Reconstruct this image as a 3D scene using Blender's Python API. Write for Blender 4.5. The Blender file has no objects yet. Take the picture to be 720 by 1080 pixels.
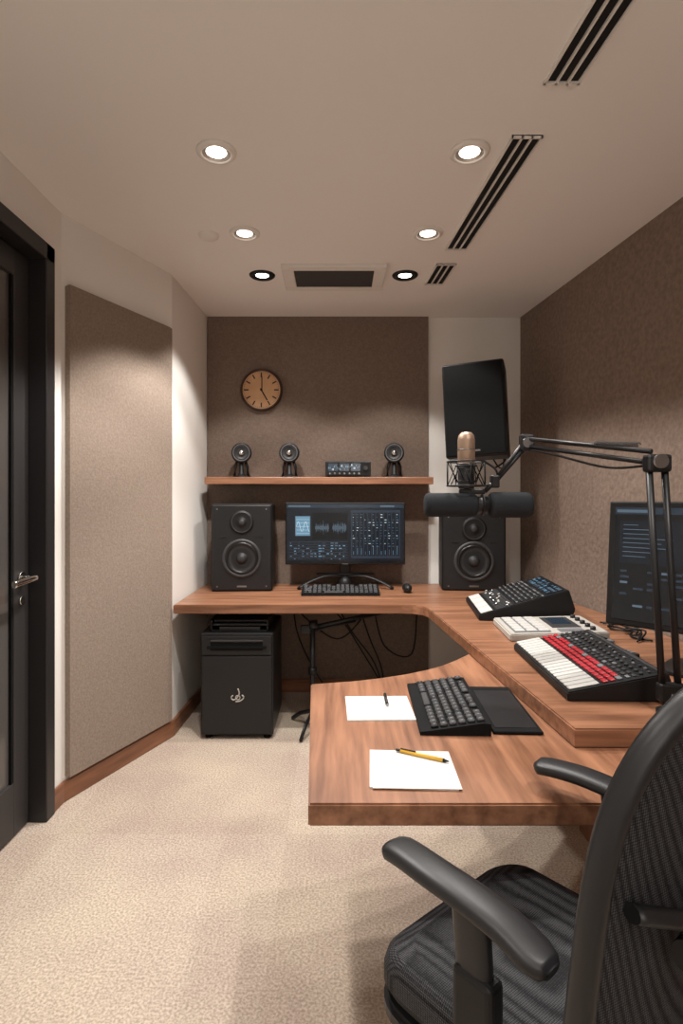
import bpy, bmesh, math, random
from mathutils import Matrix, Vector, Quaternion
random.seed(7)
S=bpy.context.scene
S.view_settings.view_transform='Standard'
S.view_settings.exposure=0.0

# ---------------------------------------------------------------- materials
def lin(c):
    c=c/255.0
    return c/12.92 if c<=0.04045 else ((c+0.055)/1.055)**2.4
def rgb(h): return (lin(h[0]),lin(h[1]),lin(h[2]),1)
def M(name,col,rough=.5,metal=0,noise=None,bump=None,emit=0,spec=.5):
    m=bpy.data.materials.new(name); m.use_nodes=True
    nt=m.node_tree; b=nt.nodes['Principled BSDF']
    b.inputs['Base Color'].default_value=rgb(col)
    b.inputs['Roughness'].default_value=rough
    b.inputs['Metallic'].default_value=metal
    b.inputs['Specular IOR Level'].default_value=spec
    tc=nt.nodes.new('ShaderNodeTexCoord')
    if emit:
        b.inputs['Emission Color'].default_value=rgb(col)
        b.inputs['Emission Strength'].default_value=emit
    if noise:
        n=nt.nodes.new('ShaderNodeTexNoise'); n.inputs['Scale'].default_value=noise[0]
        n.inputs['Detail'].default_value=5
        mp=nt.nodes.new('ShaderNodeMapping')
        if len(noise)>3: mp.inputs['Scale'].default_value=noise[3]
        nt.links.new(tc.outputs['Object'],mp.inputs[0]); nt.links.new(mp.outputs[0],n.inputs['Vector'])
        r=nt.nodes.new('ShaderNodeValToRGB')
        r.color_ramp.elements[0].position=.3; r.color_ramp.elements[1].position=.7
        r.color_ramp.elements[0].color=rgb(noise[1]); r.color_ramp.elements[1].color=rgb(noise[2])
        nt.links.new(n.outputs['Fac'],r.inputs[0]); nt.links.new(r.outputs[0],b.inputs['Base Color'])
    if bump:
        n=nt.nodes.new('ShaderNodeTexNoise'); n.inputs['Scale'].default_value=bump[0]; n.inputs['Detail'].default_value=3
        nt.links.new(tc.outputs['Object'],n.inputs['Vector'])
        u=nt.nodes.new('ShaderNodeBump'); u.inputs['Strength'].default_value=bump[1]; u.inputs['Distance'].default_value=bump[2] if len(bump)>2 else .002
        nt.links.new(n.outputs['Fac'],u.inputs['Height']); nt.links.new(u.outputs[0],b.inputs['Normal'])
    return m
white=M('plaster_white',(236,232,226),.85,bump=(60,.08))
ceilm=M('ceiling_paint',(242,239,235),.9,bump=(40,.05))
fabric=M('fabric_taupe',(136,119,107),.95,noise=(80,(116,101,91),(132,116,105)),bump=(120,.5,.004),spec=.1)
fabricR=M('fabric_taupe_wall',(142,123,110),.95,noise=(45,(122,106,95),(142,125,113)),bump=(45,.7,.007),spec=.1)
fabricL=M('fabric_panel_light',(150,137,127),.95,noise=(90,(136,121,109),(152,137,125)),bump=(120,.45,.004),spec=.1)
wood=M('wood_walnut',(150,104,76),.36,noise=(3,(112,74,53),(164,116,87),(1.0,14,14)),bump=(30,.03))
woodY=M('wood_walnut_y',(150,104,76),.36,noise=(3,(112,74,53),(164,116,87),(14,1.0,14)),bump=(30,.03))
woodE=M('wood_edge',(140,84,56),.4,noise=(3,(104,66,46),(138,92,66),(1,9,9)))
woodB=M('wood_baseboard',(134,82,54),.45,noise=(4,(112,72,50),(146,98,70),(1,1,9)))
blk=M('black_plastic',(17,17,18),.5,spec=.35)
blk2=M('black_satin',(26,26,28),.42,spec=.4)
chairp=M('chair_plastic',(30,30,32),.42,spec=.45)
blkm=M('black_matte',(13,13,14),.85,spec=.2)
dgrey=M('dark_grey',(48,48,50),.5)
foam=M('foam_grey',(46,48,51),.95,bump=(400,.6,.002),spec=.1)
cone=M('speaker_cone',(30,31,33),.55)
rubber=M('rubber_gloss',(12,12,13),.3)
metal=M('steel',(150,150,152),.3,1)
chrome=M('chrome',(215,214,210),.15,1)
doorm=M('door_charcoal',(50,47,47),.5)
doorg=M('door_panel_smoked',(84,80,77),.15)
framem=M('door_frame_black',(32,30,32),.45)
paper=M('paper',(216,214,208),.8)
keyw=M('key_white',(192,190,186),.4)
keyg=M('key_grey',(108,109,112),.5)
red=M('button_red',(168,34,44),.4)
cream=M('cream_plastic',(178,174,167),.45)
gold=M('mic_grille_champagne',(168,142,122),.4,.5,bump=(500,.6,.001))
yel=M('pen_yellow',(214,166,60),.4)
clockf=M('clock_face',(204,160,118),.6,noise=(8,(196,150,108),(216,174,134)))
clockr=M('clock_rim_brown',(64,40,28),.5)
slotd=M('vent_dark',(14,13,12),.9)
glow=M('lamp_glow',(255,248,238),.5,emit=7)
globe=M('fill_globe_glow',(255,250,244),.5,emit=17)
trimm=M('trim_white',(232,228,222),.5)
reflm=M('lamp_reflector',(200,196,190),.25,.6)
SE=1.0
sc_bg=M('screen_bg',(12,18,25),.2,emit=SE)
sc_p=M('screen_panel',(28,37,47),.2,emit=SE)
sc_b=M('screen_blue',(72,104,124),.2,emit=SE)
sc_l=M('screen_line',(60,75,87),.2,emit=SE)
sc_w=M('screen_white',(160,176,184),.2,emit=SE)
sc_k=M('screen_black',(6,9,13),.15,emit=SE)
# carpet
carpet=M('carpet_beige',(200,184,168),1,spec=.05)
nt=carpet.node_tree; b=nt.nodes['Principled BSDF']; tc=nt.nodes.new('ShaderNodeTexCoord')
n1=nt.nodes.new('ShaderNodeTexNoise'); n1.inputs['Scale'].default_value=2.0; n1.inputs['Detail'].default_value=6
n2=nt.nodes.new('ShaderNodeTexNoise'); n2.inputs['Scale'].default_value=130; n2.inputs['Detail'].default_value=5
nt.links.new(tc.outputs['Object'],n1.inputs['Vector']); nt.links.new(tc.outputs['Object'],n2.inputs['Vector'])
r1=nt.nodes.new('ShaderNodeValToRGB'); r1.color_ramp.elements[0].position=.38; r1.color_ramp.elements[1].position=.62
r1.color_ramp.elements[0].color=rgb((202,184,171)); r1.color_ramp.elements[1].color=rgb((218,203,184))
r2=nt.nodes.new('ShaderNodeValToRGB'); r2.color_ramp.elements[0].position=.35; r2.color_ramp.elements[1].position=.65
r2.color_ramp.elements[0].color=(.50,.47,.44,1); r2.color_ramp.elements[1].color=(1,1,1,1)
mx=nt.nodes.new('ShaderNodeMixRGB'); mx.blend_type='MULTIPLY'; mx.inputs[0].default_value=.8
mpc=nt.nodes.new('ShaderNodeMapping'); mpc.inputs['Location'].default_value=(.2/.9,-2.27/.9,0.25); mpc.inputs['Scale'].default_value=(1/.9,1/.9,0)
ck=nt.nodes.new('ShaderNodeTexChecker'); ck.inputs['Scale'].default_value=1
ck.inputs['Color1'].default_value=(.94,.93,.92,1); ck.inputs['Color2'].default_value=(1,1,1,1)
mx2=nt.nodes.new('ShaderNodeMixRGB'); mx2.blend_type='MULTIPLY'; mx2.inputs[0].default_value=1
nt.links.new(tc.outputs['Object'],mpc.inputs[0]); nt.links.new(mpc.outputs[0],ck.inputs['Vector'])
nt.links.new(n1.outputs['Fac'],r1.inputs[0]); nt.links.new(n2.outputs['Fac'],r2.inputs[0])
nt.links.new(r1.outputs[0],mx.inputs[1]); nt.links.new(r2.outputs[0],mx.inputs[2])
nt.links.new(mx.outputs[0],mx2.inputs[1]); nt.links.new(ck.outputs['Color'],mx2.inputs[2]); nt.links.new(mx2.outputs[0],b.inputs['Base Color'])
bu=nt.nodes.new('ShaderNodeBump'); bu.inputs['Strength'].default_value=.8; bu.inputs['Distance'].default_value=.006
nt.links.new(n2.outputs['Fac'],bu.inputs['Height']); nt.links.new(bu.outputs[0],b.inputs['Normal'])
# chair mesh weave
weave=M('chair_mesh_weave',(40,41,44),.75,spec=.2)
nt=weave.node_tree; b=nt.nodes['Principled BSDF']; tc=nt.nodes.new('ShaderNodeTexCoord')
vo=nt.nodes.new('ShaderNodeTexVoronoi'); vo.inputs['Scale'].default_value=270; vo.inputs['Randomness'].default_value=.12
nt.links.new(tc.outputs['Object'],vo.inputs['Vector'])
r=nt.nodes.new('ShaderNodeValToRGB'); r.color_ramp.elements[0].position=.2; r.color_ramp.elements[1].position=.6
r.color_ramp.elements[0].color=rgb((82,82,85)); r.color_ramp.elements[1].color=rgb((22,22,24))
nt.links.new(vo.outputs['Distance'],r.inputs[0]); nt.links.new(r.outputs[0],b.inputs['Base Color'])
bu=nt.nodes.new('ShaderNodeBump'); bu.inputs['Strength'].default_value=.4; bu.inputs['Distance'].default_value=.002; bu.invert=True
nt.links.new(vo.outputs['Distance'],bu.inputs['Height']); nt.links.new(bu.outputs[0],b.inputs['Normal'])

# ---------------------------------------------------------------- builder
class B:
    def __init__(s,name): s.bm=bmesh.new(); s.mats=[]; s.name=name
    def mi(s,m):
        if m not in s.mats: s.mats.append(m)
        return s.mats.index(m)
    def add(s,t,m,smooth=False):
        t.verts.index_update(); k=s.mi(m)
        vs=[s.bm.verts.new(v.co) for v in t.verts]
        for f in t.faces:
            nf=s.bm.faces.new([vs[v.index] for v in f.verts]); nf.material_index=k
            nf.smooth=f.smooth or smooth
        t.free()
    def box(s,c,d,m,bev=0,seg=2,R=None,smooth=False):
        t=bmesh.new(); bmesh.ops.create_cube(t,size=1)
        bmesh.ops.scale(t,vec=Vector(d),verts=t.verts)
        if bev: bmesh.ops.bevel(t,geom=list(t.edges),offset=min(bev,min(d)*.49),segments=seg,affect='EDGES',profile=.5)
        X=Matrix.Translation(Vector(c)) @ (R.to_4x4() if R else Matrix())
        bmesh.ops.transform(t,matrix=X,verts=t.verts); s.add(t,m,smooth)
    def rng(s,a,b,m,bev=0):
        s.box([(a[i]+b[i])/2 for i in range(3)],[abs(b[i]-a[i]) for i in range(3)],m,bev)
    def cyl(s,p0,p1,r,m,r2=None,n=20):
        p0=Vector(p0); p1=Vector(p1); d=p1-p0
        t=bmesh.new(); bmesh.ops.create_cone(t,cap_ends=True,segments=n,radius1=r,radius2=r if r2 is None else r2,depth=d.length)
        for f in t.faces: f.smooth=len(f.verts)==4
        q=d.to_track_quat('Z','Y').to_matrix().to_4x4()
        bmesh.ops.transform(t,matrix=Matrix.Translation((p0+p1)/2)@q,verts=t.verts); s.add(t,m)
    def prism(s,pts,z0,z1,m,bev=0):
        t=bmesh.new(); a=[t.verts.new((p[0],p[1],z0)) for p in pts]; c=[t.verts.new((p[0],p[1],z1)) for p in pts]
        t.faces.new(a[::-1]); t.faces.new(c); n=len(pts)
        for i in range(n): t.faces.new((a[i],a[(i+1)%n],c[(i+1)%n],c[i]))
        bmesh.ops.recalc_face_normals(t,faces=t.faces)
        if bev: bmesh.ops.bevel(t,geom=[e for e in t.edges if abs(e.verts[0].co.z-e.verts[1].co.z)<1e-6],offset=bev,segments=2,affect='EDGES')
        s.add(t,m)
    def profY(s,pts,y0,y1,m,bev=0):
        t=bmesh.new(); a=[t.verts.new((p[0],y0,p[1])) for p in pts]; c=[t.verts.new((p[0],y1,p[1])) for p in pts]
        t.faces.new(a[::-1]); t.faces.new(c); n=len(pts)
        for i in range(n): t.faces.new((a[i],a[(i+1)%n],c[(i+1)%n],c[i]))
        bmesh.ops.recalc_face_normals(t,faces=t.faces)
        if bev: bmesh.ops.bevel(t,geom=list(t.edges),offset=bev,segments=2,affect='EDGES')
        s.add(t,m)
    def sweep(s,path,sizes,m,up=(0,0,1),n=14,p=2.0,closed=False,caps=True):
        path=[Vector(q) for q in path]; N=len(path); up=Vector(up); t=bmesh.new(); rings=[]
        for i,q in enumerate(path):
            if closed: d=path[(i+1)%N]-path[i-1]
            else: d=path[min(i+1,N-1)]-path[max(i-1,0)]
            d.normalize(); u=up
            if abs(d.dot(u))>.98: u=Vector((0,1,0)) if abs(d.y)<.9 else Vector((1,0,0))
            sx=d.cross(u).normalized(); sz=sx.cross(d).normalized()
            w,h=sizes[i] if isinstance(sizes,list) else sizes
            ring=[]
            for k in range(n):
                a=2*math.pi*k/n; ca,sa=math.cos(a),math.sin(a)
                x=abs(ca)**(2/p)*(1 if ca>=0 else -1); z=abs(sa)**(2/p)*(1 if sa>=0 else -1)
                ring.append(t.verts.new(q+sx*x*w+sz*z*h))
            rings.append(ring)
        L=N if closed else N-1
        for i in range(L):
            a,c=rings[i],rings[(i+1)%N]
            for k in range(n):
                f=t.faces.new((a[k],a[(k+1)%n],c[(k+1)%n],c[k])); f.smooth=True
        if not closed and caps: t.faces.new(rings[0][::-1]); t.faces.new(rings[-1])
        bmesh.ops.recalc_face_normals(t,faces=t.faces); s.add(t,m)
    def tube(s,path,r,m,n=8,closed=False): s.sweep(path,(r,r),m,n=n,closed=closed)
    def ring(s,c,R,r,m,axis=(0,0,1),n=32,k=8):
        q=Vector(axis).to_track_quat('Z','Y')
        pts=[Vector(c)+q@Vector((R*math.cos(2*math.pi*i/n),R*math.sin(2*math.pi*i/n),0)) for i in range(n)]
        s.sweep(pts,(r,r),m,up=axis,n=k,closed=True)
    def lathe(s,prof,m,c=(0,0,0),axis=(0,0,1),n=32):
        q=Vector(axis).to_track_quat('Z','Y'); t=bmesh.new(); rs=[]
        for (r,z) in prof:
            if r<1e-5: rs.append([t.verts.new(Vector(c)+q@Vector((0,0,z)))])
            else: rs.append([t.verts.new(Vector(c)+q@Vector((r*math.cos(2*math.pi*i/n),r*math.sin(2*math.pi*i/n),z))) for i in range(n)])
        for a,b2 in zip(rs,rs[1:]):
            for i in range(n):
                j=(i+1)%n
                if len(a)==1 and len(b2)==1: continue
                if len(a)==1: f=t.faces.new((a[0],b2[i],b2[j]))
                elif len(b2)==1: f=t.faces.new((a[i],a[j],b2[0]))
                else: f=t.faces.new((a[i],a[j],b2[j],b2[i]))
                f.smooth=True
        bmesh.ops.recalc_face_normals(t,faces=t.faces); s.add(t,m)
    def sphere(s,c,r,m,sc=(1,1,1)):
        t=bmesh.new(); bmesh.ops.create_uvsphere(t,u_segments=20,v_segments=12,radius=r)
        bmesh.ops.scale(t,vec=Vector(sc),verts=t.verts); bmesh.ops.translate(t,vec=Vector(c),verts=t.verts); s.add(t,m,True)
    def done(s,loc=(0,0,0),rz=0,rx=0,ry=0,parent=None):
        me=bpy.data.meshes.new(s.name); s.bm.to_mesh(me); s.bm.free()
        for m in s.mats: me.materials.append(m)
        o=bpy.data.objects.new(s.name,me); S.collection.objects.link(o)
        o.location=loc; o.rotation_euler=(rx,ry,rz)
        if parent: o.parent=parent
        return o
def empty(name,loc=(0,0,0),rz=0):
    e=bpy.data.objects.new(name,None); S.collection.objects.link(e); e.location=loc; e.rotation_euler=(0,0,rz); return e
def cat(pts,k=6,closed=False):
    P=[Vector(p) for p in pts]; out=[]; n=len(P)
    for i in range(n if closed else n-1):
        if closed: a,b_,c,d=P[i-1],P[i],P[(i+1)%n],P[(i+2)%n]
        else: a,b_,c,d=P[max(i-1,0)],P[i],P[i+1],P[min(i+2,n-1)]
        for j in range(k):
            t=j/k
            out.append(.5*((2*b_)+(c-a)*t+(2*a-5*b_+4*c-d)*t*t+(3*b_-a-3*c+d)*t**3))
    if not closed: out.append(P[-1])
    return out
def lerp(a,b,t): return a+(b-a)*t

# ---------------------------------------------------------------- room
H=2.6; BY=3.97
def rx_(y): return 1.303+.1045*(BY-y)     # right wall line
b=B('floor'); b.prism([(-1.6,-1.5),(2.2,-1.5),(2.2,4.15),(-1.6,4.15)],-.1,0,carpet); b.done()
b=B('ceiling'); b.prism([(-1.6,-1.5),(2.2,-1.5),(2.2,4.15),(-1.6,4.15)],H,H+.1,ceilm); b.done()
b=B('wall_back'); b.prism([(-1.05,BY),(1.45,BY),(1.45,BY+.12),(-1.05,BY+.12)],0,H,white); b.done()
b=B('wall_right'); b.prism([(rx_(BY+.1),BY+.1),(rx_(-1.4),-1.4),(rx_(-1.4)+.12,-1.4),(rx_(BY+.1)+.12,BY+.1)],0,H,white); b.done()
b=B('wall_front'); b.prism([(-1.4,-1.3),(2.0,-1.3),(2.0,-1.42),(-1.4,-1.42)],0,H,white); b.done()
b=B('wall_left')
b.prism([(-.90,BY),(-.93,3.21),(-1.07,3.21),(-1.05,BY)],0,H,white)
b.prism([(-.93,3.21),(-1.215,2.51),(-1.36,2.51),(-1.07,3.21)],0,H,white)
b.prism([(-1.215,2.51),(-1.218,2.40),(-1.36,2.40),(-1.36,2.51)],0,H,white)
b.prism([(-1.218,2.40),(-1.222,1.48),(-1.36,1.48),(-1.36,2.40)],2.36,H,white)
b.prism([(-1.222,1.48),(-1.235,-1.35),(-1.36,-1.35),(-1.36,1.48)],0,H,white)
b.done()
b=B('acoustic_panel_back_wall'); b.prism([(-.896,3.945),(.635,3.945),(.635,BY),(-.896,BY)],.0,H,fabric); b.done()
b=B('acoustic_panel_right_wall'); b.prism([(rx_(3.965),3.965),(rx_(-1.25),-1.25),(rx_(-1.25)-.025,-1.25),(rx_(3.965)-.025,3.965)],0,H,fabricR); b.done()
d=Vector((-.93+1.215,3.21-2.51)); L=d.length; d/=L; nrm=Vector((d.y,-d.x))
def ap(t,o): return (-1.215+d.x*t+nrm.x*o,2.51+d.y*t+nrm.y*o)
b=B('acoustic_panel_left_wall'); b.prism([ap(.02,0),ap(L-.035,0),ap(L-.035,.03),ap(.02,.03)],.1,2.29,fabricL,bev=.006); b.done()
def bb(name,pts,off,m=woodB):
    b=B(name)
    for (a,c) in zip(pts,pts[1:]):
        a=Vector(a); c=Vector(c); dd=(c-a).normalized(); nn=Vector((dd.y,-dd.x))*off
        b.prism([a,c,c+nn,a+nn],0,.09,m,bev=.003)
    b.done()
bb('baseboard_left',[(-1.218,2.425),(-1.215,2.51),(-.93,3.21),(-.90,3.945)],.016)
bb('baseboard_back',[(-.896,3.945),(.635,3.945)],.016)
b=B('baseboard_right'); b.prism([(rx_(3.96)-.025,3.96),(rx_(-1.2)-.025,-1.2),(rx_(-1.2)-.04,-1.2),(rx_(3.96)-.04,3.96)],0,.09,woodB); b.done()

# door
b=B('door_frame')
b.rng((-1.36,2.35,0),(-1.197,2.42,2.40),framem,.004)
b.rng((-1.36,1.46,0),(-1.197,1.53,2.40),framem,.004)
b.rng((-1.36,1.46,2.33),(-1.197,2.42,2.40),framem,.004)
b.rng((-1.34,2.335,0),(-1.31,2.35,2.33),blkm); b.done()
b=B('door_1')
b.rng((-1.31,2.24,.01),(-1.27,2.345,2.325),doorm,.003)
b.rng((-1.31,1.535,.01),(-1.27,1.64,2.325),doorm,.003)
b.rng((-1.31,1.64,.01),(-1.27,2.24,.22),doorm,.003)
b.rng((-1.31,1.64,2.22),(-1.27,2.24,2.325),doorm,.003)
b.rng((-1.30,1.64,.22),(-1.283,2.24,2.22),doorg)
for y in (2.232,1.648): b.rng((-1.29,y-.008,.22),(-1.272,y+.008,2.22),blkm)
b.cyl((-1.27,2.29,1.02),(-1.262,2.29,1.02),.026,chrome)
b.cyl((-1.262,2.29,1.02),(-1.215,2.29,1.02),.010,chrome)
b.sweep(cat([(-1.215,2.305,1.02),(-1.21,2.24,1.02),(-1.214,2.14,1.015)],5),(.009,.014),chrome)
b.cyl((-1.27,2.29,.93),(-1.262,2.29,.93),.018,chrome)
b.done()

# ---------------------------------------------------------------- ceiling fixtures
def downlight(x,y,power,dark=False,ang=106,bl=.3):
    b=B('recessed_downlight'); tm=blk if dark else trimm
    b.lathe([(.050,-.006),(.053,-.012),(.064,-.011),(.072,-.005),(.073,0),(.050,0)],tm)
    b.lathe([(.051,-.008),(.046,-.004),(.036,-.0025)],blk if dark else reflm)
    b.lathe([(.037,-.003),(0,-.003)],glow)
    b.done((x,y,H))
    l=bpy.data.lights.new('downlight_spot','SPOT'); l.energy=power; l.spot_size=math.radians(ang); l.spot_blend=bl
    l.shadow_soft_size=.04; l.color=(1,.96,.915)
    o=bpy.data.objects.new('downlight_spot',l); S.collection.objects.link(o); o.location=(x,y,H-.02)
for (x,y,p,dk) in [(-.437,2.066,62,0),(.482,2.066,54,0),(-.437,2.70,96,0),(.432,2.70,56,0),(-.42,3.21,46,1),(.385,3.21,46,1)]: downlight(x,y,p,dk)
for (x,y,p) in [(-.45,.6,30),(.9,.85,66),(-.45,-.6,24),(.7,-.6,24)]: downlight(x,y,p,0,120,.5)
b=B('smoke_detector'); b.lathe([(0,-.02),(.03,-.02),(.045,-.012),(.05,0)],trimm); b.done((-.612,2.72,H))
b=B('ceiling_air_vent')
z0=H-.022
b.rng((-.30,3.05,z0),(.27,3.10,H),trimm,.004); b.rng((-.30,3.35,z0),(.27,3.40,H),trimm,.004)
b.rng((-.30,3.10,z0),(-.235,3.35,H),trimm,.004); b.rng((.205,3.10,z0),(.27,3.35,H),trimm,.004)
b.rng((-.235,3.10,H-.004),(.205,3.35,H),slotd)
for i in range(16): b.box((-.015,3.108+i*.0155,H-.014),(.44,.010,.002),dgrey,R=Matrix.Rotation(-.5,3,'X'))
b.done()
def slot(y0,y1):
    b=B('linear_slot_diffuser')
    def xc(y): return .60+(2.87-y)*.067
    def st(o0,o1,z0,z1,m,ya=y0,yb=y1): b.prism([(xc(ya)+o0,ya),(xc(ya)+o1,ya),(xc(yb)+o1,yb),(xc(yb)+o0,yb)],z0,z1,m)
    st(-.052,.052,H-.003,H,slotd)
    for o in (-.054,-.020,.014,.048):
        st(o,o+.007,H-.01,H,trimm)
    st(-.054,.055,H-.01,H,trimm,y0,y0+.008); st(-.054,.055,H-.01,H,trimm,y1-.008,y1)
    b.done()
slot(1.97,2.87); slot(3.05,3.34); slot(1.0,1.72)

# ---------------------------------------------------------------- desk
desk=empty('corner_desk')
b=B('desktop')
fil=[(.36,3.15),(.42,3.14),(.47,3.10),(.49,3.04)]
b.prism([(-.90,3.93),(-.905,3.15)]+fil+[(.61,1.46),(rx_(1.46)-.045,1.46),(rx_(3.93)-.045,3.93)],.70,.75,wood,bev=.004)
b.rng((1.16,1.50,0),(1.50,1.54,.70),woodE)
b.rng((-.6,3.90,.62),(1.2,3.93,.70),blk)
b.rng((1.16,3.45,0),(1.20,3.9,.70),woodE)
b.done(parent=desk)
b=B('lower_desktop')
b.prism([(-.06,1.195),(1.05,1.195),(1.05,2.42),(.62,2.42),(.555,2.36),(.47,2.255),(.40,2.18),(.338,2.13),(.25,2.075),(.152,2.03),(.05,1.995),(-.089,1.965)],.652,.70,woodY,bev=.004)
b.rng((.98,1.3,0),(1.02,2.3,.652),woodE)
b.done(parent=desk)

b=B('wall_shelf'); b.rng((-.865,3.72,1.432),(.632,3.945,1.479),wood,.003); b.done()

# cabinet
b=B('drawer_cabinet')
b.rng((-.758,3.17,.02),(-.353,3.65,.59),blk2,.008)
b.rng((-.75,3.158,.47),(-.361,3.17,.575),blk2,.004)
b.rng((-.75,3.158,.03),(-.361,3.17,.462),blk2,.004)
b.rng((-.72,3.150,.505),(-.39,3.160,.52),blkm,.002); b.rng((-.70,3.148,.545),(-.41,3.158,.555),dgrey,.002)
b.rng((-.70,3.154,.495),(-.41,3.159,.54),blkm)
b.ring((-.548,3.153,.235),.012,.003,cream,axis=(0,1,0),n=20,k=6)
b.tube(cat([(-.548,3.153,.285),(-.54,3.153,.26),(-.552,3.153,.235),(-.572,3.153,.222),(-.585,3.153,.235),(-.575,3.153,.248)],5),.004,cream,6)
b.tube(cat([(-.56,3.153,.213),(-.535,3.153,.217),(-.515,3.153,.235),(-.525,3.153,.25)],5),.004,cream,6)
for x in (-.72,-.39):
    for y in (3.2,3.6): b.cyl((x,y,0),(x,y,.025),.02,blkm)
b.done()
b=B('letter_tray')
b.rng((-.71,3.20,.59),(-.385,3.55,.60),blk); b.rng((-.71,3.20,.59),(-.70,3.55,.655),blk); b.rng((-.395,3.20,.59),(-.385,3.55,.655),blk); b.rng((-.71,3.54,.59),(-.385,3.55,.655),blk)
b.rng((-.70,3.22,.62),(-.395,3.54,.63),dgrey); b.box((-.548,3.36,.652),(.30,.26,.012),blk2,.004,R=Matrix.Rotation(.06,3,'X'))
b.rng((-.66,3.195,.60),(-.43,3.205,.618),blk2,.003)
b.done()

def speaker(loc,w,h,dp,rz=0):
    b=B('studio_monitor_speaker')
    b.box((0,dp/2,h/2),(w,dp,h),blk,.012,3)
    b.box((0,-.003,h/2),(w*.95,.012,h*.965),blk2,.005)
    wz=h*.38; wr=w*.285
    b.lathe([(wr*1.12,-.002),(wr*1.12,.010),(wr*1.0,.014),(wr*.93,.008)],dgrey,(0,-.006,wz),(0,-1,0),40)
    b.lathe([(wr*.93,.008),(wr*.86,.016),(wr*.76,.008)],rubber,(0,-.006,wz),(0,-1,0),40)
    b.lathe([(wr*.76,.008),(wr*.34,-.004),(wr*.32,.006),(wr*.2,.018),(0,.022)],cone,(0,-.006,wz),(0,-1,0),40)
    tz=h*.79; tr=w*.13
    b.lathe([(tr*1.5,0),(tr*1.5,.008),(tr*1.1,.010),(tr*.7,.002),(tr*.5,.010),(0,.016)],blk,(0,-.008,tz),(0,-1,0),32)
    b.ring((0,-.016,tz),tr*1.25,.003,dgrey,axis=(0,1,0))
    b.sphere((0,-.014,tz),tr*.42,dgrey,(1,.5,1))
    b.sphere((0,-.020,wz),wr*.2,dgrey,(1,.4,1))
    for sx in (-1,1): b.box((sx*w*.30,-.010,h*.62),(w*.12,.004,.008),rubber)
    b.box((0,-.010,h*.045+.008),(.06,.004,.010),metal,.001)
    b.cyl((-w*.40,-.009,h*.94),(-w*.40,-.012,h*.94),.005,metal); b.cyl((w*.40,-.009,h*.94),(w*.40,-.012,h*.94),.005,metal)
    b.cyl((-w*.40,-.009,h*.06),(-w*.40,-.012,h*.06),.005,metal); b.cyl((w*.40,-.009,h*.06),(w*.40,-.012,h*.06),.005,metal)
    return b.done(loc,rz)
speaker((-.60,3.60,.75),.385,.555,.31,.06)
speaker((.872,3.62,.75),.40,.50,.28,-.10)

def ui(b,w,h,y,dim=False):
    def r(x0,z0,x1,z1,m,l=1): b.box(((x0+x1)/2*w,y-.0004*l,(z0+z1)/2*h),(abs(x1-x0)*w,.0006,abs(z1-z0)*h),m)
    r(-.5,0,.5,1,sc_k if dim else sc_bg,0)
    r(-.5,.94,.5,1,sc_p); r(-.49,.955,-.30,.98,sc_l,2); r(.3,.955,.42,.98,sc_l,2)
    r(-.5,0,.5,.04,sc_k,1)
    if dim:
        r(-.47,.50,-.12,.88,sc_bg,1); r(-.08,.50,.45,.88,sc_bg,1)
        for k in range(8):
            r(-.45,.84-k*.04,-.45+.08+.2*random.random(),.846-k*.04,sc_l,2)
        for i in range(30):
            a=.02+.1*random.random()*abs(math.sin(i*.4)); r(-.05+i*.016,.68-a,-.045+i*.016,.68+a,sc_l,2)
        for k in range(7):
            for i in range(12):
                if random.random()<.5: r(-.46+i*.075,.42-k*.05,-.46+i*.075+.03+.03*random.random(),.44-k*.05,random.choice([sc_p,sc_p,sc_l]),2)
        return
    r(-.43,.46,-.30,.80,sc_l,1); r(-.425,.47,-.305,.79,sc_b,2)
    for k in range(5): r(-.42,.5+k*.06,-.31,.503+k*.06,sc_w,3)
    b.tube([(lerp(-.42,-.31,i/12)*w,y-.0026,(.62+.09*math.sin(i*.9))*h) for i in range(13)],.0011,sc_w,5)
    r(-.28,.40,.02,.86,sc_k,1)
    for j in range(2):
        for i in range(34):
            a=(.02+.10*abs(math.sin(i*.55+j))*random.random()); xx=lerp(-.26+.15*j,-.14+.15*j,i/34)
            r(xx,.60-a,xx+.0022,.60+a,sc_l,2)
    r(.05,.08,.47,.90,sc_p,1)
    for i in range(12):
        x0=.06+i*.034; r(x0,.12,x0+.028,.86,sc_bg,2)
        for k in range(13): 
            if random.random()<.75: r(x0+.004,.82-k*.045,x0+.004+.016*random.random()+.003,.828-k*.045,random.choice([sc_l,sc_b,sc_l,sc_w]),3)
        lv=.1+.3*random.random(); r(x0+.010,.14,x0+.013,.14+lv*.4,random.choice([sc_b,sc_l]),3)
    for k in range(7):
        r(-.48,.36-k*.045,.02,.362-k*.045,sc_l,1)
        for i in range(14):
            x0=-.475+i*.035
            if random.random()<.6: r(x0,.33-k*.045,x0+.01+.02*random.random(),.345-k*.045,random.choice([sc_p,sc_l,sc_l,sc_b]),2)
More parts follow.
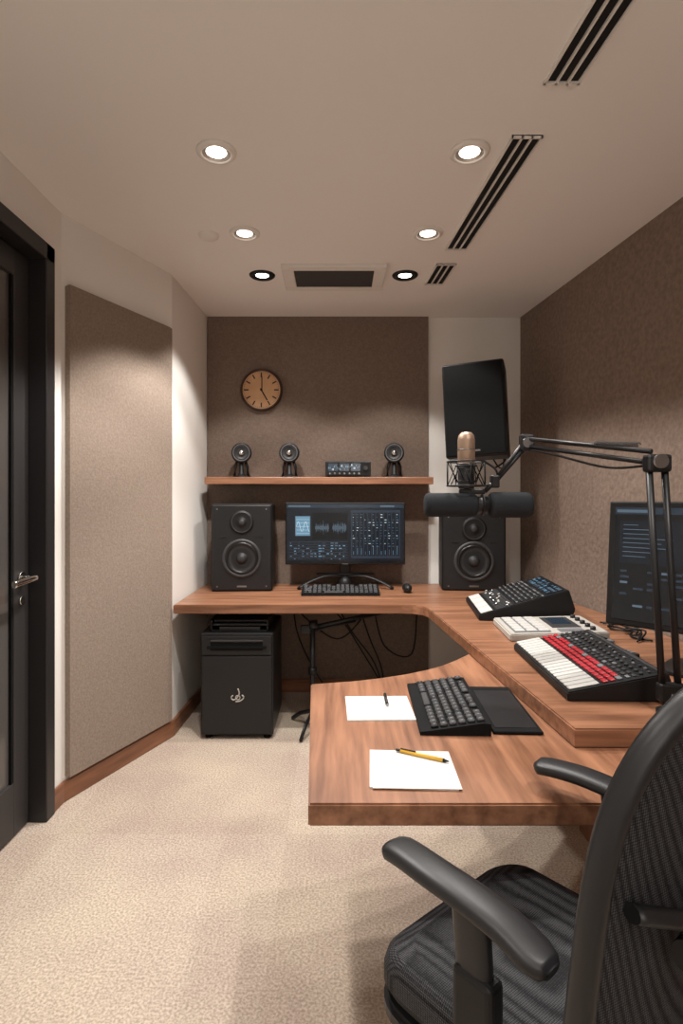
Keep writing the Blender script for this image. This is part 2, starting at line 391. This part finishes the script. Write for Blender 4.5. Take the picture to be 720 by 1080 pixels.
def monitor(name,loc,w,h,z0,rz,style,tilt=0,dim=False):
    e=empty(name,loc,rz)
    b=B('panel'); bz=.012 if style=='wide' else .022
    b.box((0,.015,h/2),(w+2*bz,.03,h+2*bz),blk,.005)
    b.box((0,.04,h*.5),(w*.6,.04,h*.55),blk2,.012)
    ui(b,w,h,-.001,dim)
    b.box((0,-.0005,-bz*.5),(.04,.002,.004),metal)
    b.done((0,0,z0),rx=-tilt,parent=e)
    b=B('stand')
    b.box((0,.075,(z0+h*.4)/2+.01),(.07,.02,z0+h*.4),blk2,.006)
    b.box((0,.06,z0+h*.4),(.09,.05,.09),blk2,.01)
    if style=='wide':
        for sx in (-1,1):
            b.sweep(cat([(0,.08,.065),(sx*.12,.03,.075),(sx*.22,-.02,.05),(sx*.30,-.07,.012)],6),(.014,.008),blk2)
            b.sphere((sx*.30,-.07,.010),.012,blkm,(1,1,.8))
        b.sweep([(-.19,.07,.085),(.19,.07,.085)],(.02,.008),blk2)
        b.lathe([(0,0),(.05,0),(.05,.03),(.03,.07),(0,.07)],blk2,(0,.085,0))
    else:
        b.box((0,.07,.009),(.30,.20,.018),blk2,.006)
    b.done(parent=e); return e
monitor('computer_monitor',(.056,3.74,.75),.765,.385,.165,0,'wide')
monitor('computer_monitor',(1.20,1.84,.75),.60,.40,.16,math.radians(-46.6),'std',tilt=.10,dim=True)

def keyboard(name,loc,L,D,rz,rows=5,tilt=.02,cols=16,rest=0,mk=blk2,body=blkm):
    b=B(name)
    pts=[(-D/2-rest,0),(D/2,0),(D/2,tilt+.008),(D/2-.02,tilt+.010),(-D/2,.012),(-D/2-rest,.010)]
    t=bmesh.new(); a=[t.verts.new((-L/2,p[0],p[1])) for p in pts]; c=[t.verts.new((L/2,p[0],p[1])) for p in pts]
    t.faces.new(a[::-1]); t.faces.new(c)
    for i in range(len(pts)): t.faces.new((a[i],a[(i+1)%len(pts)],c[(i+1)%len(pts)],c[i]))
    bmesh.ops.recalc_face_normals(t,faces=t.faces); b.add(t,body)
    ang=math.atan2(tilt-.002,D-.02); R=Matrix.Rotation(ang,3,'X')
    kw=(L-.02)/cols; kd=(D-.02)/rows
    for r in range(rows):
        y=-D/2+.008+kd*(r+.5); z=.012+(y+D/2)*math.tan(ang)+.004
        c=0
        while c<cols:
            span=1
            if r==0 and c==4: span=5
            elif c==0 and r in(1,2): span=2
            x=-L/2+.01+kw*(c+span/2)
            if not (r==rows-1 and c in (1,6,11)):
                b.box((x,y,z),(kw*span*.82,kd*.78,.009),mk if (r+c)%7 else blk2,.0025,1,R=R)
                if span==1 and cols<16: b.box((x,y,z+.0046),(kw*.22,kd*.22,.0006),keyg,R=R)
            c+=span
    return b.done(loc,rz)
keyboard('computer_keyboard',(.023,3.50,.75),.475,.14,0,mk=dgrey,tilt=.035)
keyboard('computer_keyboard',(.338,1.735,.70),.40,.17,math.radians(-92),rows=6,cols=15,tilt=.025,rest=.02,mk=dgrey)
b=B('computer_mouse'); b.sphere((0,0,.004),.03,blk2,(1,1.7,.95)); b.box((0,-.026,.029),(.005,.016,.006),rubber,.002); b.done((.44,3.56,.7745),.1)
b=B('drawing_tablet'); b.box((0,0,.005),(.135,.37,.01),blkm,.004); b.box((0,-.01,.0105),(.115,.30,.001),blk2); b.done((.50,1.725,.70),-.04)

b=B('paper_sheet'); b.box((0,0,.002),(.198,.195,.004),paper); b.done((.128,1.735,.70),.02)
b=B('paper_sheet'); b.box((0,0,.002),(.196,.185,.004),paper); b.box((.004,-.004,.0045),(.196,.185,.001),paper,R=Matrix.Rotation(.03,3,'Z')); b.done((.176,1.345,.70),-.06)
def pen(loc,rz,m,tip,L=.13):
    b=B('ballpoint_pen'); r=.0048
    b.cyl((-L/2,0,r),(L/2*.75,0,r),r,m,n=10); b.cyl((L/2*.75,0,r),(L/2,0,r),r,tip,.001,n=10)
    b.cyl((-L/2-.012,0,r),(-L/2,0,r),r*.7,tip,n=10); b.box((-L/2+.02,0,2*r+.001),(.04,.003,.002),tip); b.done(loc,rz)
pen((.155,1.80,.704),math.pi/2,blk,metal,.10)
pen((.215,1.395,.705),math.radians(-28),yel,blk,.125)

# clock
b=B('wall_clock')
b.lathe([(0,0),(.145,0),(.147,.02),(.140,.034),(.132,.034),(.130,.022)],clockr,(0,0,0),(0,-1,0),48)
b.lathe([(.131,.021),(0,.021)],clockf,(0,0,0),(0,-1,0),48)
for i in range(60):
    a=i*math.pi/30; big=i%5==0; rr=.104 if big else .120; Lk=.032 if big else .006
    b.box((rr*math.sin(a),-.0225,rr*math.cos(a)),(.009 if big else .002,.002,Lk),clockr,R=Matrix.Rotation(a,3,'Y'))
b.box((.004,-.026,.045),(.006,.002,.10),blk); a=math.radians(150)
b.box((.036*math.sin(a),-.028,.036*math.cos(a)),(.008,.002,.095),blk,R=Matrix.Rotation(a,3,'Y'))
b.cyl((0,-.02,0),(0,-.032,0),.008,blk)
b.done((-.52,3.945,2.087))

def minispk(x,rz):
    b=B('mini_speaker')
    b.lathe([(0,0),(.062,0),(.062,.008),(.03,.014),(.016,.03),(.014,.10),(0,.10)],blk)
    for sx in (-1,1): b.sweep([(sx*.045,0,.008),(sx*.040,.01,.07),(sx*.02,.02,.13)],(.010,.010),blk)
    b.lathe([(0,-.06),(.03,-.058),(.055,-.04),(.066,-.01),(.068,.02),(.066,.034),(.058,.04),(.052,.034)],blk2,(0,.01,.165),(0,-1,0))
    b.lathe([(.052,.034),(.046,.040),(.038,.034),(.02,.022),(.018,.03),(0,.034)],dgrey,(0,.01,.165),(0,-1,0))
    b.ring((0,-.030,.165),.054,.003,keyg,axis=(0,1,0)); b.sphere((0,-.022,.165),.018,chrome,(1,.7,1))
    b.done((x,3.82,1.479),rz)
minispk(-.64,.15); minispk(-.318,0); minispk(.385,-.1)
b=B('audio_interface')
b.box((0,0,.055),(.30,.14,.10),blk2,.005); b.box((0,-.071,.055),(.28,.004,.085),blk,.002)
for i in range(3): b.box((-.10+i*.075,-.0735,.065),(.062,.002,.05),sc_p)
for i in range(22): b.box((-.128+i*.0095,-.0748,.05+.03*random.random()),(.005,.001,.012),random.choice([sc_b,sc_l,sc_w]))
b.cyl((.115,-.073,.06),(.115,-.088,.06),.014,dgrey)
for i in range(7): b.cyl((-.12+i*.032,-.073,.024),(-.12+i*.032,-.080,.024),.006,metal,n=10)
for sx in (-1,1): b.box((sx*.12,0,.003),(.03,.1,.006),rubber)
b.done((.075,3.82,1.479))

e=empty('wall_mounted_speaker')
b=B('cabinet')
b.box((0,.15,0),(.365,.28,.575),blk2,.014,3); b.box((0,.004,0),(.345,.012,.555),blkm,.006); b.box((0,-.003,-.25),(.05,.004,.010),metal,.001)
b.done((.82,3.40,1.875),-.34,-.02,-.05,parent=e)
b=B('bracket')
b.box((1.02,3.955,1.87),(.10,.03,.20),blk2,.006); b.cyl((1.02,3.95,1.87),(.95,3.67,1.87),.018,blk2); b.box((.95,3.68,1.87),(.10,.04,.14),blk2,.006)
b.cyl((1.02,3.95,1.80),(.97,3.68,1.74),.010,blk2)
b.tube(cat([(1.00,3.66,1.80),(1.10,3.72,1.70),(1.14,3.85,1.60),(1.10,3.96,1.55)],6),.006,blk)
b.tube(cat([(.98,3.66,1.64),(1.06,3.74,1.55),(1.13,3.86,1.56),(1.16,3.96,1.72)],6),.005,blk)
b.done(parent=e)

# ---------------------------------------------------------------- consoles on right wing
class Con(B):
    def setup(s,W,z0,z1): s.W=W; s.z0=z0; s.z1=z1; s.a=math.atan2(z1-z0,W); s.R=Matrix.Rotation(-s.a,3,'Y')
    def top(s,u,v,du,dv,h,m,bev=0):
        c=Vector((u,v,s.z0+(s.z1-s.z0)*u/s.W))+s.R@Vector((0,0,h/2)); s.box(c,(du,dv,h),m,bev,1,R=s.R)
    def knob(s,u,v,r,h,m):
        c=Vector((u,v,s.z0+(s.z1-s.z0)*u/s.W)); s.cyl(c,c+s.R@Vector((0,0,h)),r,m,r*.85,n=12)
b=Con('audio_mixing_console'); W=.42; b.setup(W,.028,.155); Lh=.25
b.profY([(0,0),(W,0),(W+.03,.06),(W,.155),(0,.028)],-Lh,Lh,blk,.004)
for i in range(20):
    v=-Lh+.025+i*.0237; b.top(.040,v,.060,.018,.004,keyw if i%5 else cream,.002)
for i in range(17):
    v=-Lh+.03+i*.029
    b.top(.125,v,.085,.003,.001,keyg); b.top(.095+.06*random.random(),v,.012,.009,.008,cream if i%3 else metal,.002)
    for k in range(5): b.knob(.185+k*.024,v,.006,.008,keyg if (i+k)%3==0 else dgrey)
    b.top(.305,v,.010,.018,.003,random.choice([keyg,dgrey,dgrey]),.001)
b.top(.365,0,.085,.44,.003,sc_bg)
for i in range(20):
    for k in range(3):
        if random.random()<.7: b.top(.34+k*.025,-.205+i*.0215,.010+.01*random.random(),.012,.0045,random.choice([sc_b,sc_l,sc_p,sc_l]))
b.done((.71,2.99,.75),-.10)
b=Con('drum_pad_controller'); W=.40; b.setup(W,.03,.045)
b.profY([(0,0),(W,0),(W,.045),(0,.03)],-.165,.165,cream,.005)
b.top(.10,0,.15,.28,.004,keyg,.002)
for i in range(3):
    for j in range(6): b.top(.05+i*.05,-.115+j*.046,.040,.036,.008,keyw,.002)
b.top(.26,.03,.12,.20,.003,dgrey,.001); b.top(.26,.05,.08,.12,.0045,sc_p)
for j in range(5): b.knob(.35,-.12+j*.06,.012,.014,blk2)
b.top(.26,-.12,.10,.05,.004,keyg,.001)
b.done((.725,2.51,.75),-.06)
b=Con('audio_control_surface'); W=.29; b.setup(W,.026,.085); Lh=.28
b.profY([(0,0),(W,0),(W+.015,.04),(W,.085),(0,.026)],-Lh,Lh,blk,.004)
for i in range(19):
    v=-Lh+.028+i*.029
    b.top(.055,v,.090,.022,.005,keyw,.002)
for i in range(18):
    v=-Lh+.03+i*.0305
    for k in range(3):
        m=red if (k<2) else (red if i%4 else keyg)
        b.top(.118+k*.021,v,.016,.023,.006,m,.002)
    for k in range(2): b.top(.185+k*.018,v,.011,.018,.004,dgrey if (i+k)%5 else keyg,.001)
    b.knob(.225,v,.006,.007,dgrey)
    b.top(.252,v,.026,.003,.001,dgrey); b.top(.245+.014*random.random(),v,.007,.011,.006,keyg if i%2 else dgrey,.001)
b.top(.276,0,.010,.50,.002,dgrey)
b.done((.680,1.935,.75),-.03)
b=B('cable_tangle')
for k in range(5):
    pts=[(1.22+.10*random.random(),2.30+.35*t/5+.05*random.random(),.757+.03*random.random()*(0<t<5)) for t in range(6)]
    b.tube(cat(pts,5),.004,blk,6)
b.done()
b=B('remote_control'); b.box((0,0,.008),(.05,.13,.016),dgrey,.005)
for i in range(5): b.box((0,-.045+i*.02,.017),(.03,.012,.003),keyg,.001)
b.done((1.08,2.16,.75),.3)
b=B('desk_phone_dock'); b.box((0,0,.012),(.09,.06,.024),keyg,.006); b.box((0,.01,.026),(.06,.03,.004),blk,.001); b.done((1.06,2.29,.75),.2)

# ---------------------------------------------------------------- microphone boom
e=empty('microphone_boom_arm')
b=B('arm')
b.lathe([(0,0),(.036,0),(.036,.010),(.020,.018),(.016,.06),(0,.06)],blk2,(.915,1.56,.75))
for o in (-.022,.022): b.cyl((.915+o,1.56,.80),(.900+o,1.60,1.42),.0095,blk2,n=12)
b.box((.915,1.56,.81),(.07,.03,.05),blk,.006)
b.box((.90,1.60,1.44),(.07,.035,.05),blk2,.008)
b.cyl((.90,1.575,1.445),(.90,1.625,1.445),.020,metal)
J=Vector((.885,1.60,1.455)); T=Vector((.667,2.0,1.536))
for o in (-.014,.018): b.cyl(J+Vector((0,0,o)),T+Vector((0,0,o*.8)),.0075,blk2,n=10)
sp=[]
A0=J.lerp(T,.08)+Vector((0,0,.034)); A1=J.lerp(T,.40)+Vector((0,0,.025)); dd=(A1-A0).normalized(); s1=dd.cross(Vector((0,0,1))).normalized(); s2=s1.cross(dd)
for i in range(161):
    t=i/160; a=t*2*math.pi*22; sp.append(A0.lerp(A1,t)+s1*.006*math.cos(a)+s2*.006*math.sin(a))
b.tube(sp,.0016,dgrey,5)
b.box(T,(.05,.03,.06),blk2,.008); b.cyl(T+Vector((0,-.02,0)),T+Vector((0,.02,0)),.018,metal)
E=Vector((.555,2.0,1.40))
for o in (-.012,.014): b.cyl(T+Vector((0,0,o)),E+Vector((o*.6,0,o)),.0075,blk2,n=10)
b.tube(cat([J+Vector((0,0,-.02)),J.lerp(T,.3)+Vector((0,0,-.045)),J.lerp(T,.7)+Vector((0,0,-.03)),T+Vector((0,0,-.02))],6),.004,blk,6)
b.box(E,(.03,.03,.045),blk2,.006)
b.cyl(E,(.52,2.0,1.365),.008,blk2)
b.done(parent=e)
b=B('shock_mount'); C=Vector((.455,2.0,1.43))
for z,r in ((1.47,.066),(1.385,.066),(1.455,.036),(1.40,.036)): b.ring((C.x,C.y,z),r,.003,blk2)
for k in range(8):
    a=k*math.pi/4
    b.cyl((C.x+.066*math.cos(a),C.y+.066*math.sin(a),1.47),(C.x+.036*math.cos(a+.4),C.y+.036*math.sin(a+.4),1.40),.0018,blkm,n=6)
    b.cyl((C.x+.066*math.cos(a),C.y+.066*math.sin(a),1.385),(C.x+.036*math.cos(a-.4),C.y+.036*math.sin(a-.4),1.455),.0018,blkm,n=6)
    if k%2==0: b.cyl((C.x+.066*math.cos(a),C.y+.066*math.sin(a),1.385),(C.x+.066*math.cos(a),C.y+.066*math.sin(a),1.47),.003,blk2,n=6)
b.tube(cat([(.52,2.0,1.47),(.56,2.0,1.44),(.56,2.0,1.40),(.517,2.0,1.385)],5),.004,blk2)
b.cyl((.455,2.0,1.34),(.455,2.0,1.40),.010,blk2); b.box((.475,2.0,1.365),(.09,.02,.018),blk2,.004)
b.done(parent=e)
b=B('microphone')
b.lathe([(0,1.375),(.026,1.375),(.029,1.385),(.029,1.455),(.027,1.46)],dgrey,(.455,2.0,0))
b.lathe([(.027,1.46),(.030,1.465),(.030,1.545),(.027,1.562),(.018,1.572),(0,1.575)],gold,(.455,2.0,0))
b.ring((.455,2.0,1.462),.0295,.002,metal); b.ring((.455,2.0,1.512),.0302,.0015,metal)
b.done(parent=e)
b=B('foam_windscreen')
def fo(x0,x1,r):
    L=x1-x0
    b.lathe([(0,0),(r*.8,.0),(r*.97,.008),(r,.02),(r,L-.02),(r*.97,L-.008),(r*.8,L),(0,L)],foam,(x0,2.0,1.318),(1,0,0),36)
fo(.31,.49,.042); fo(.535,.682,.045)
b.cyl((.48,2.0,1.318),(.545,2.0,1.318),.030,blk2)
b.ring((.512,2.0,1.318),.033,.005,blk,axis=(1,0,0))
b.done(parent=e)

# ---------------------------------------------------------------- under desk stand and cables
b=B('microphone_floor_stand')
x,y=-.14,3.30
b.cyl((x,y,.06),(x,y,.60),.016,blk2,n=12); b.cyl((x,y,.32),(x,y,.36),.024,blk)
for a in (0.2,2.3,4.4): b.sweep([(x,y,.11),(x+.12*math.cos(a),y+.12*math.sin(a),.06),(x+.19*math.cos(a),y+.19*math.sin(a),.012)],(.009,.012),blk2)
b.cyl((x-.02,y,.605),(x+.03,y,.61),.026,blk2)
b.cyl((x-.03,y,.585),(x+.42,y+.05,.672),.013,blk2,n=10); b.cyl((x,y,.57),(x+.25,y+.02,.625),.007,blk2,n=10)
b.box((x-.04,y,.58),(.06,.03,.05),blk2,.006)
b.done()
b=B('hanging_cables')
for pts in ([(-.28,3.9,.61),(-.2,3.85,.52),(.0,3.8,.40),(.15,3.86,.5),(.2,3.9,.61)],[(.0,3.9,.61),(.1,3.8,.45),(.25,3.75,.25),(.32,3.7,.012),(.33,3.6,.008)],
            [(.15,3.9,.61),(.22,3.85,.4),(.30,3.82,.2),(.32,3.8,.008)],[(-.3,3.9,.61),(-.25,3.8,.4),(-.1,3.7,.15),(.05,3.6,.008),(.3,3.65,.008)],
            [(.25,3.9,.61),(.32,3.82,.35),(.50,3.8,.3),(.55,3.9,.61)],[(-.05,3.9,.61),(.05,3.84,.5),(.18,3.8,.3),(.3,3.78,.1),(.32,3.76,.008)]):
    b.tube(cat(pts,6),.005,blk,6)
b.done()
b=B('power_strip'); b.box((0,0,.03),(.30,.10,.06),blk,.008)
for i in range(5): b.cyl((-.11+i*.055,0,.058),(-.11+i*.055,0,.063),.018,dgrey)
b.done((.55,3.70,0),.1)

# ---------------------------------------------------------------- office chair
ch=empty('office_chair',(.365,1.0,0),math.radians(40))
b=B('seat')
def rr(hx,hy,r,k=7):
    pts=[]
    for (cx,cy,a0) in ((hx-r,hy-r,0),(-hx+r,hy-r,90),(-hx+r,-hy+r,180),(hx-r,-hy+r,270)):
        for i in range(k+1):
            a=math.radians(a0+90*i/k); pts.append((cx+r*math.cos(a),cy+r*math.sin(a)))
    return pts
t=bmesh.new(); rings=[]
for (sc,z) in ((.80,.435),(.96,.445),(1.0,.463),(1.0,.490),(.975,.510),(.93,.520),(.80,.523),(.5,.517),(.2,.513)):
    ring=[]
    for (x,y) in rr(.215,.225,.08):
        yy=y*sc; zz=z-(.02*max(0,(yy-.12)/.12)**2 if z>.44 else .008)+.012*abs(x*sc/.24)**2
        ring.append(t.verts.new((x*sc,yy,zz)))
    rings.append(ring)
n=len(rings[0]); t.faces.new(rings[0][::-1]); t.faces.new(rings[-1])
for a,c in zip(rings,rings[1:]):
    for i in range(n): t.faces.new((a[i],a[(i+1)%n],c[(i+1)%n],c[i]))
for f in t.faces: f.smooth=True
bmesh.ops.recalc_face_normals(t,faces=t.faces); b.add(t,weave)
b.prism(rr(.215,.225,.08),.408,.440,chairp,bev=.008)
b.done((.01,.015,0),parent=ch)
b=B('backrest')
def bp(s,t,off=0):
    w=.272*(1-.16*max(0,(t-.55)/.45)**2-.10*max(0,(.35-t)/.35)**2); z=.50+t*.60
    v=-.225-.010*math.sin(math.pi*min(1,t*1.25))-.085*t*t+.050*s*s
    return Vector((s*w,v+off,z+.03*(1-s*s)*(t if t>.5 else 0)))
def outl(a):
    ca,sa=math.cos(a),math.sin(a); p=2/5.0
    return (abs(ca)**p*(1 if ca>=0 else -1), .5+.5*abs(sa)**p*(1 if sa>=0 else -1))
NO=96; ol=[]
for i in range(NO*8):
    ol.append(outl(2*math.pi*i/(NO*8)))
pts=[bp(s_,t_,-.004) for s_,t_ in ol]
dist=[0]
for i in range(len(pts)): dist.append(dist[-1]+(pts[(i+1)%len(pts)]-pts[i]).length)
tot=dist[-1]; res=[]; j=0
for i in range(NO):
    dd_=tot*i/NO
    while dist[j+1]<dd_: j+=1
    f_=(dd_-dist[j])/max(1e-9,dist[j+1]-dist[j]); res.append(pts[j].lerp(pts[(j+1)%len(pts)],f_))
for _ in range(2): res=[(res[i-1]+res[i]*2+res[(i+1)%NO])/4 for i in range(NO)]
b.sweep(res,(.014,.017),chairp,up=(0,1,0),n=12,p=2.4,closed=True)
t=bmesh.new()
for o in (0,-.008):
    RN=14; rg=[]
    for k in range(1,RN+1):
        q=k/RN*.995; rg.append([t.verts.new(bp(s_*q,.5+(t_-.5)*q,o)) for s_,t_ in [ol[i*8] for i in range(NO)]])
    cv=t.verts.new(bp(0,.5,o))
    for i in range(NO):
        f=t.faces.new((cv,rg[0][i],rg[0][(i+1)%NO])); f.smooth=True
    for a,c in zip(rg,rg[1:]):
        for i in range(NO):
            f=t.faces.new((a[i],a[(i+1)%NO],c[(i+1)%NO],c[i])); f.smooth=True
bmesh.ops.recalc_face_normals(t,faces=t.faces)
b.add(t,weave)
b.done(parent=ch)
b=B('back_support')
b.sweep(cat([(0,-.05,.40),(0,-.20,.40),(0,-.29,.46),(0,-.305,.62),(0,-.315,.80)],6),[(.035-.0004*i,.016) for i in range(25)],chairp,n=14,p=3)
b.box((0,-.285,.80),(.30,.03,.06),chairp,.014,3,smooth=True)
for sx in (-1,1): b.sweep(cat([(0,-.305,.76),(sx*.12,-.295,.82),(sx*.235,-.245,.86)],6),(.014,.010),chairp)
for sx in (-1,1): b.cyl((sx*.15,-.285,.80),(sx*.175,-.285,.80),.020,blk)
b.done(parent=ch)
for sx in (-1,1):
    b=B('armrest_'+('left' if sx<0 else 'right')); X=sx*.238
    pad=[(X-sx*.012,.150,.748),(X-sx*.01,.142,.752),(X-sx*.006,.11,.757),(X,.05,.760),(X,-.02,.758),(X,-.08,.752),(X+sx*.004,-.125,.742),(X+sx*.004,-.145,.737),(X+sx*.004,-.152,.735)]
    b.sweep(cat(pad,3),[(lerp(.016,.032,min(1,i/4)) if i<5 else (.032 if i<18 else lerp(.032,.014,(i-18)/6)),.014 if 2<i<22 else .008) for i in range(25)],chairp,n=20,p=2.7)
    b.sweep(cat([(X,-.02,.745),(X,-.025,.68),(X,-.035,.56),(X,-.04,.47),(X-sx*.02,-.04,.425),(X-sx*.10,-.04,.405),(X-sx*.20,-.04,.405)],4),[(.032-.0004*i,.013) for i in range(25)],chairp,up=(sx,0,0),n=14,p=3)
    b.box((X,-.032,.61),(.036,.07,.10),blk,.01,3)
    b.done(parent=ch)
b=B('base')
b.box((0,-.01,.385),(.20,.26,.05),blk,.012)
b.cyl((0,0,.10),(0,0,.37),.028,blk2); b.cyl((0,0,.24),(0,0,.37),.018,metal); b.cyl((0,0,.07),(0,0,.17),.045,blk2,.035)
b.cyl((.10,.05,.39),(.24,.07,.385),.006,metal)
for k in range(5):
    a=math.radians(112+72*k); dx,dy=math.cos(a),math.sin(a)
    b.sweep(cat([(dx*.03,dy*.03,.135),(dx*.14,dy*.14,.14),(dx*.26,dy*.26,.12),(dx*.37,dy*.37,.08)],4),[(.030-.0009*i,.016-.0004*i) for i in range(13)],chairp,n=12,p=3)
    b.cyl((dx*.36,dy*.36,.045),(dx*.36,dy*.36,.085),.010,metal)
    px,py=-dy,dx
    for o in (-1,1): b.cyl((dx*.37+px*o*.008,dy*.37+py*o*.008,.028),(dx*.37+px*o*.028,dy*.37+py*o*.028,.028),.028,blk)
    b.box((dx*.37,dy*.37,.045),(.03,.03,.02),blk,.005)
b.done(parent=ch)

# ---------------------------------------------------------------- unseen glowing globe, added behind the camera to fill ceiling and room
b=B('added_fill_globe'); b.sphere((0,0,0),.15,globe); b.cyl((0,0,.14),(0,0,.19),.03,blk); b.cyl((0,0,.18),(0,0,.85),.005,blk,n=8); b.cyl((0,0,.83),(0,0,.85),.05,blk)
b.done((.3,-.75,H-.85))

w=bpy.data.worlds.new('world'); S.world=w; w.use_nodes=True; w.node_tree.nodes['Background'].inputs[0].default_value=(.05,.05,.05,1)

# ---------------------------------------------------------------- camera
c=bpy.data.cameras.new('camera'); c.sensor_fit='VERTICAL'; c.sensor_height=36; c.lens=20
c.shift_x=5/1080; c.shift_y=-15/1080; c.clip_start=.02
co=bpy.data.objects.new('camera',c); S.collection.objects.link(co); co.location=(0,0,1.343); co.rotation_euler=(math.pi/2,0,0)
S.camera=co
